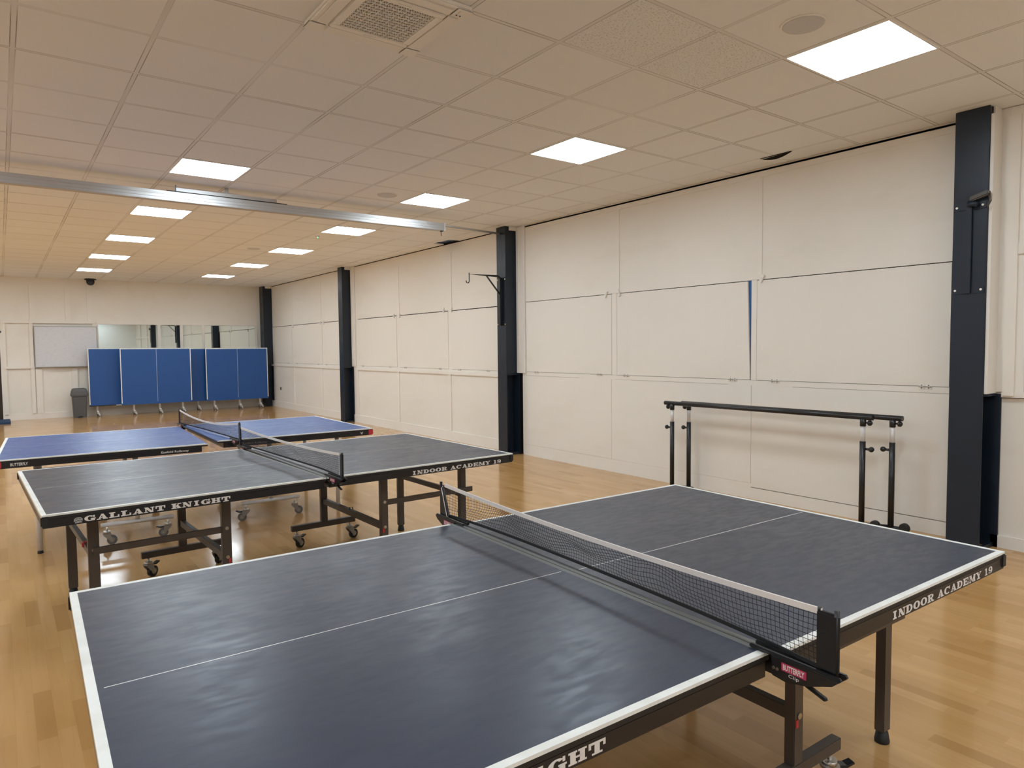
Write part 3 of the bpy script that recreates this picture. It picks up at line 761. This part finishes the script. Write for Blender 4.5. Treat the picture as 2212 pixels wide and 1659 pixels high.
# ------------------------------------------------------------------ nets
def net(a, b, label, sag=.0, wr=.0, off=.0, boff=.0, seed=1, wide=True):
    """a = far post foot point (x, y), b = near post; the net hangs between them"""
    a = Vector(a); b = Vector(b); mid = (a+b)/2; ang = math.atan2(a.y-b.y, a.x-b.x)
    HL = (a-b).length/2
    t = thing('table_tennis_net', label, 'table tennis net', (mid.x, mid.y, ZT), ang, 'clamp-on nets on the tables')
    # local x runs from the near post (-) to the far post (+); local y is across
    rnd = random.Random(seed); ph = [rnd.uniform(0, 6) for _ in range(6)]
    HN = HL-.045
    def top(x): return .148-sag*(1-(x/HL)**2)
    def bot(x): return .018+.002*math.sin(3*x+ph[0])
    def pt(x, k):     # k = 0 bottom .. 1 top
        z = bot(x)+(top(x)-bot(x))*k
        env = max(0, 1-(x/HN)**4)
        z += wr*env*math.sin(PI*k)*(.010*math.sin(7*x+ph[1]+2*k)+.007*math.sin(15*x+ph[2]-3*k)+.003*math.sin(31*x+ph[5]))
        y = -(off+(boff-off)*(1-k))*env + wr*env*math.sin(PI*k)*(.010*math.sin(5*x+ph[3]+3*k)+.006*math.sin(11*x+ph[4]+5*k))
        return Vector((x, y, z))
    m = MB(); rows = 10; nx = 120
    def ribbon(P_, w):
        # thin four sided cord
        m.tube(P_, w, M_net, 4, False)
    for r in range(1, rows):
        ribbon([pt(-HN+2*HN*i/nx, r/rows) for i in range(nx+1)], .00075)
    cols = 136
    for i in range(1, cols):
        x = -HN+2*HN*i/cols; sl = .004*math.sin(9*x+ph[1])
        ribbon([pt(x+sl*math.sin(PI*k/6), k/6) for k in range(7)], .00065)
    m.build('net_mesh', t)
    def band(z0, z1, th, mm, name, lab=None):
        q = MB(); n = 60; k_ = q.mi(mm); prev = None
        for i in range(n+1):
            x = -HN-.005+2*(HN+.005)*i/n
            p = z0(x); pz = z1(x); c0 = pt(x, 0 if name == 'bottom_band' else 1)
            vs = [q.bm.verts.new((x, c0.y-th, p)), q.bm.verts.new((x, c0.y+th, p)), q.bm.verts.new((x, c0.y+th, pz)), q.bm.verts.new((x, c0.y-th, pz))]
            if prev:
                for j in range(4):
                    f = q.bm.faces.new((prev[j], prev[(j+1) % 4], vs[(j+1) % 4], vs[j])); f.material_index = k_
            else: q.bm.faces.new(vs).material_index = k_
            prev = vs
        q.bm.faces.new(prev).material_index = k_
        o = q.build(name, t)
        if lab: o['label'] = lab
    band(lambda x: top(x)-.010, lambda x: top(x)+.0045, .0028, M_tape, 'top_tape', 'white top tape')
    band(lambda x: bot(x)-.007, lambda x: bot(x)+.003, .0018, M_net, 'bottom_band')
    for s in (-1, 1):
        q = MB()
        if wide and s < 0:
            q.box(s*HL-.002 if s < 0 else s*HL-.05, s*HL+.05 if s < 0 else s*HL+.002, -.007, .007, .012, .146, M_sleeve, .004)
            q.cyl((s*HL+.004, 0, .01), (s*HL+.004, 0, .157), .006, M_black, 10); q.cyl((s*(HL-.045), 0, .14), (s*(HL-.045), 0, .153), .005, M_black, 8)
            q.build('post', t)['label'] = 'post under a wide black cloth sleeve'
        elif wide:
            q.prism([(HL, .008), (HL, .155), (HL-.010, .155), (HL-.010, .132), (HL-.03, .125), (HL-.075, .012)], lambda a_, b_, d: (a_, d, b_), -.004, .004, M_black)
            q.build('post', t)
            q = MB(); q.tube([(HL-.032, .006, .14), (HL-.022, .008, .130), (HL-.045, .008, .07), (HL-.068, .008, .012), (HL-.10, .008, .006)], .0018, M_letter, 6); q.build('tension_cord', t)['label'] = 'pale tension cord'
        else:
            q.box(s*HL-.004 if s < 0 else s*HL-.026, s*HL+.026 if s < 0 else s*HL+.004, -.006, .006, .004, .150, M_black, .003)
            q.cyl((s*(HL-.004), 0, .01), (s*(HL-.004), 0, .157), .006, M_black, 10)
            q.build('post', t)
        # clamp
        f = lambda v, z, d: (s*(v-.92+HL), d, z-ZT)
        q = MB()
        q.box(*sorted((s*(.70-.92+HL), s*(.935-.92+HL))), -.018, -.006, .002, .014, M_black, .003)
        q.box(*sorted((s*(.70-.92+HL), s*(.935-.92+HL))), .006, .018, .002, .012, M_black, .003)
        yy0, yy1 = sorted((-.020 if True else .02, -.016))
        q.prism([(.766, .7655), (.935, .7655), (.918, .750), (.857, .7265), (.80, .715), (.766, .720)], f, -.020, -.016, M_black)
        q.prism([(.766, .7655), (.935, .7655), (.918, .750), (.857, .7265), (.80, .715), (.766, .720)], f, .016, .020, M_black)
        q.prism([(.73, .693), (.80, .690), (.84, .712), (.80, .716), (.766, .698), (.73, .697)] if False else [(.766, .716), (.80, .712), (.857, .724), (.90, .742), (.766, .742)], f, -.016, .016, M_black)
        o = q.build('clamp', t)
        q = MB(); q.bar(f(.825, .722, -.004), f(.893, .701, -.004), .014, .008, M_black, .003); q.cyl(f(.832, .7215, -.013), f(.832, .7215, .005), .004, M_chrome, 8); q.build('clamp_lever', o)
        q = MB(); y_ = .0202
        q.prism([(.793, .7395), (.857, .7395), (.857, .7585), (.793, .7585)], f, y_, y_+.0006, M_logo)
        # lettering on the visible side
        g0 = s*(.857-.92+HL) if s > 0 else s*(.793-.92+HL)
        ft = lambda u, z, d: (g0-.064*u, y_+.0006+d, z-ZT)
        typed(q, 'BUTTERFLY', .07, .93, .7425, .7560, ft, M_tape, .03, .0004)
        typed(q, 'Clip', .30, .72, .7270, .7375, ft, M_letter, .0, .0004)
        for v_ in (.768, .778): q.cyl(f(v_+.004, .738, y_), f(v_+.004, .738, y_+.002), .0038, M_chrome, 10)
        q.build('maker_label', o)['label'] = 'red maker label'
    return t
def W_(pose, u, v):
    c_, s_ = math.cos(pose[2]), math.sin(pose[2])
    return (pose[0]+c_*u-s_*v, pose[1]+s_*u+c_*v)
net(W_(T1R, .022, .925), W_(T1R, -.012, -.921), 'net of the nearest table, with wide black sleeve at its near end', .018, 1.0, .0, .034, 3)
net(W_(T2R, .004, .925), W_(T2R, .034, -.905), 'net of the middle table, its near post slim and black', .018, .6, .0, .03, 5, False)
net(W_(T3R, -.005, .88), W_(T3R, .145, -.905), 'deeply sagging net of the blue table, set askew', .056, .4, .0, .0, 8, False)

# ------------------------------------------------------------------ folded tables against the far wall
def folded(x0, x1, y, zb, zt, label, line=True, bottom=False, cast=((.25, 0), (-.25, 0)), first=False):
    cx = (x0+x1)/2; h = (x1-x0)/2
    t = thing('folded_table', label, 'folded table tennis table', (cx, y, 0), 0, 'folded blue tables stored by the far wall')
    m = MB(); m.box(-h, h, -.010, .010, zb, zt, M_apron)
    w = .020
    m.box(-h+.001, h-.001, -.0114, -.0098, zb+(0 if not bottom else w), zt-w, M_blue2)
    m.box(-h, h, -.0118, -.0098, zt-w, zt, M_line); m.box(-h, -h+w, -.0118, -.0098, zb+.04, zt-w, M_line); m.box(h-w, h, -.0118, -.0098, zb+.04, zt-w, M_line)
    if bottom: m.box(-h*.3, h, -.0118, -.0098, zb, zb+w*.8, M_line)
    if line: m.box(-.0025, .0025, -.0118, -.0098, zb+.05, zt-w, M_line)
    m.build('tabletop', t)
    m = MB(); m.box(-h+.004, h-.004, .010, .035, zt-.05, zt-.003, M_apron); m.box(-h+.004, -h+.03, .010, .035, zb, zt-.05, M_apron); m.box(h-.03, h-.004, .010, .035, zb, zt-.05, M_apron); m.box(-h+.03, h-.03, .010, .035, zb, zb+.04, M_apron); m.build('apron', t)
    for q_ in cast:
        x, dy = q_[0], q_[1]
        m = MB(); m.cyl((x, .06+dy, .13), (x, .06+dy, .62), .024, M_white, 14); m.build('leg', t)
        m = MB(); m.cyl((x, -.06+dy, .115), (x, .19+dy, .115), .018, M_white, 12); m.build('foot_bar', t)
        for yy, an in ((-.05+dy, .4), (.17+dy, .9)):
            caster_parts(t, x, yy, an, hm=M_white, z0=.11, brake=None, tyre=M_tyre, r=.034)
    return t
folded(2.515, 4.03, 16.28, .243, 1.556, 'folded blue table at the right end of the stored row, by the corner pillar', cast=((-.56, 0), (.05, .0), (.56, 0)))
folded(.658, 2.178, 16.28, .248, 1.570, 'folded blue table standing in front, middle of the stored row', cast=((-.5, 0), (.05, .0), (.56, 0)))
folded(.040, 1.56, 16.52, .236, 1.580, 'folded blue table at the left end of the stored row, beside the bin', line=False, bottom=True, cast=((-.60, 0), ))
folded(1.60, 3.12, 16.52, .236, 1.562, 'folded blue table mostly hidden between the two front ones', line=False, cast=((.02, 0),))

# ------------------------------------------------------------------ parallel bars
t = thing('parallel_bars', 'black height-adjustable parallel bars standing by the right wall', 'parallel bars', (4.05, 1.75, 0))
def bars(x, y0, y1, py0, py1, knob_low):
    m = MB(); m.cyl((x, y0, .912), (x, y1, .908), .0215, M_black, 20); m.build('rail', t)
    for y, s in ((py0, -1), (py1, 1)):
        m = MB(); m.cyl((x, y, .03), (x, y, .716), .0225, M_black, 18); o = m.build('upright', t)
        m = MB(); m.cyl((x, y, .70), (x, y, .845), .0185, M_white, 18); m.build('inner_sleeve', t)['label'] = 'white inner tube'
        m = MB(); m.cyl((x, y, .84), (x, y, .90), .0235, M_black, 18); m.build('collar', t)
        m = MB(); m.cyl((x, y+s*.02, .868), (x, y+s*.052, .868), .007, M_black, 8); m.cyl((x, y+s*.045, .868), (x, y+s*.062, .868), .022, M_black, 16); m.ball((x, y+s*.055, .868), .021, M_black, 12); m.build('knob', t)
        s2 = s if (s > 0 or knob_low < 0) else 1
        m = MB(); m.cyl((x, y+s2*.02, .655), (x, y+s2*.065, .655), .010, M_black, 10); m.ball((x, y+s2*.07, .655), .022, M_black, 12); m.build('knob', t)
bars(-.05, .745-1.75, 2.885-1.75, .825-1.75, 2.79-1.75, -1)
bars(.05, .565-1.75, 2.745-1.75, .640-1.75, 2.655-1.75, 1)
m = MB()
for yf, yr in ((.825, .640), (2.79, 2.655)):
    m.cyl((-.05, yf-1.75, .03), (.05, yr-1.75, .03), .02, M_black, 14)
    for x, y in ((-.05, yf), (.05, yr)):
        sg = -1 if y < 1.5 else -.6
        m.cyl((x, y-1.75, .03), (x, y-1.75+sg*.085, .03), .018, M_black, 12)
m.build('base', t)
for x, y in ((-.035, .722), (.05, .535)):
    m = MB(); m.tube([(x-.024, y-1.75, .045), (x-.014, y-1.75, .045), (x+.014, y-1.75, .045), (x+.024, y-1.75, .045)], [.030, .038, .038, .030], M_rubber, 20); m.build('foot_wheel', t)

# ------------------------------------------------------------------ camera
cam = bpy.data.cameras.new('camera'); co = bpy.data.objects.new('camera', cam); C.objects.link(co)
cx, cy, cz, yaw, pitch, roll = -1.5768, -1.8933, 1.5054, .64195, -.053647, -.010006
f = Vector((math.sin(yaw)*math.cos(pitch), math.cos(yaw)*math.cos(pitch), math.sin(pitch)))
r = Vector((math.cos(yaw), -math.sin(yaw), 0)); u = r.cross(f)
r2 = math.cos(roll)*r+math.sin(roll)*u; u2 = -math.sin(roll)*r+math.cos(roll)*u
Mc = Matrix((r2, u2, -f)).transposed().to_4x4(); Mc.translation = (cx, cy, cz)
co.matrix_world = Mc
cam.sensor_width = 36.; cam.lens = 1478.62/2212*36; cam.clip_start = .05
bpy.context.scene.camera = co

w = bpy.data.worlds.new('world'); bpy.context.scene.world = w; w.use_nodes = True
w.node_tree.nodes['Background'].inputs[0].default_value = (.5, .5, .5, 1); w.node_tree.nodes['Background'].inputs[1].default_value = .02
vs = bpy.context.scene.view_settings
vs.view_transform = 'Standard'; vs.look = 'None'; vs.gamma = 1.; vs.use_curve_mapping = False; vs.exposure = .08
bpy.context.scene.cycles.max_bounces = 16; bpy.context.scene.cycles.diffuse_bounces = 10
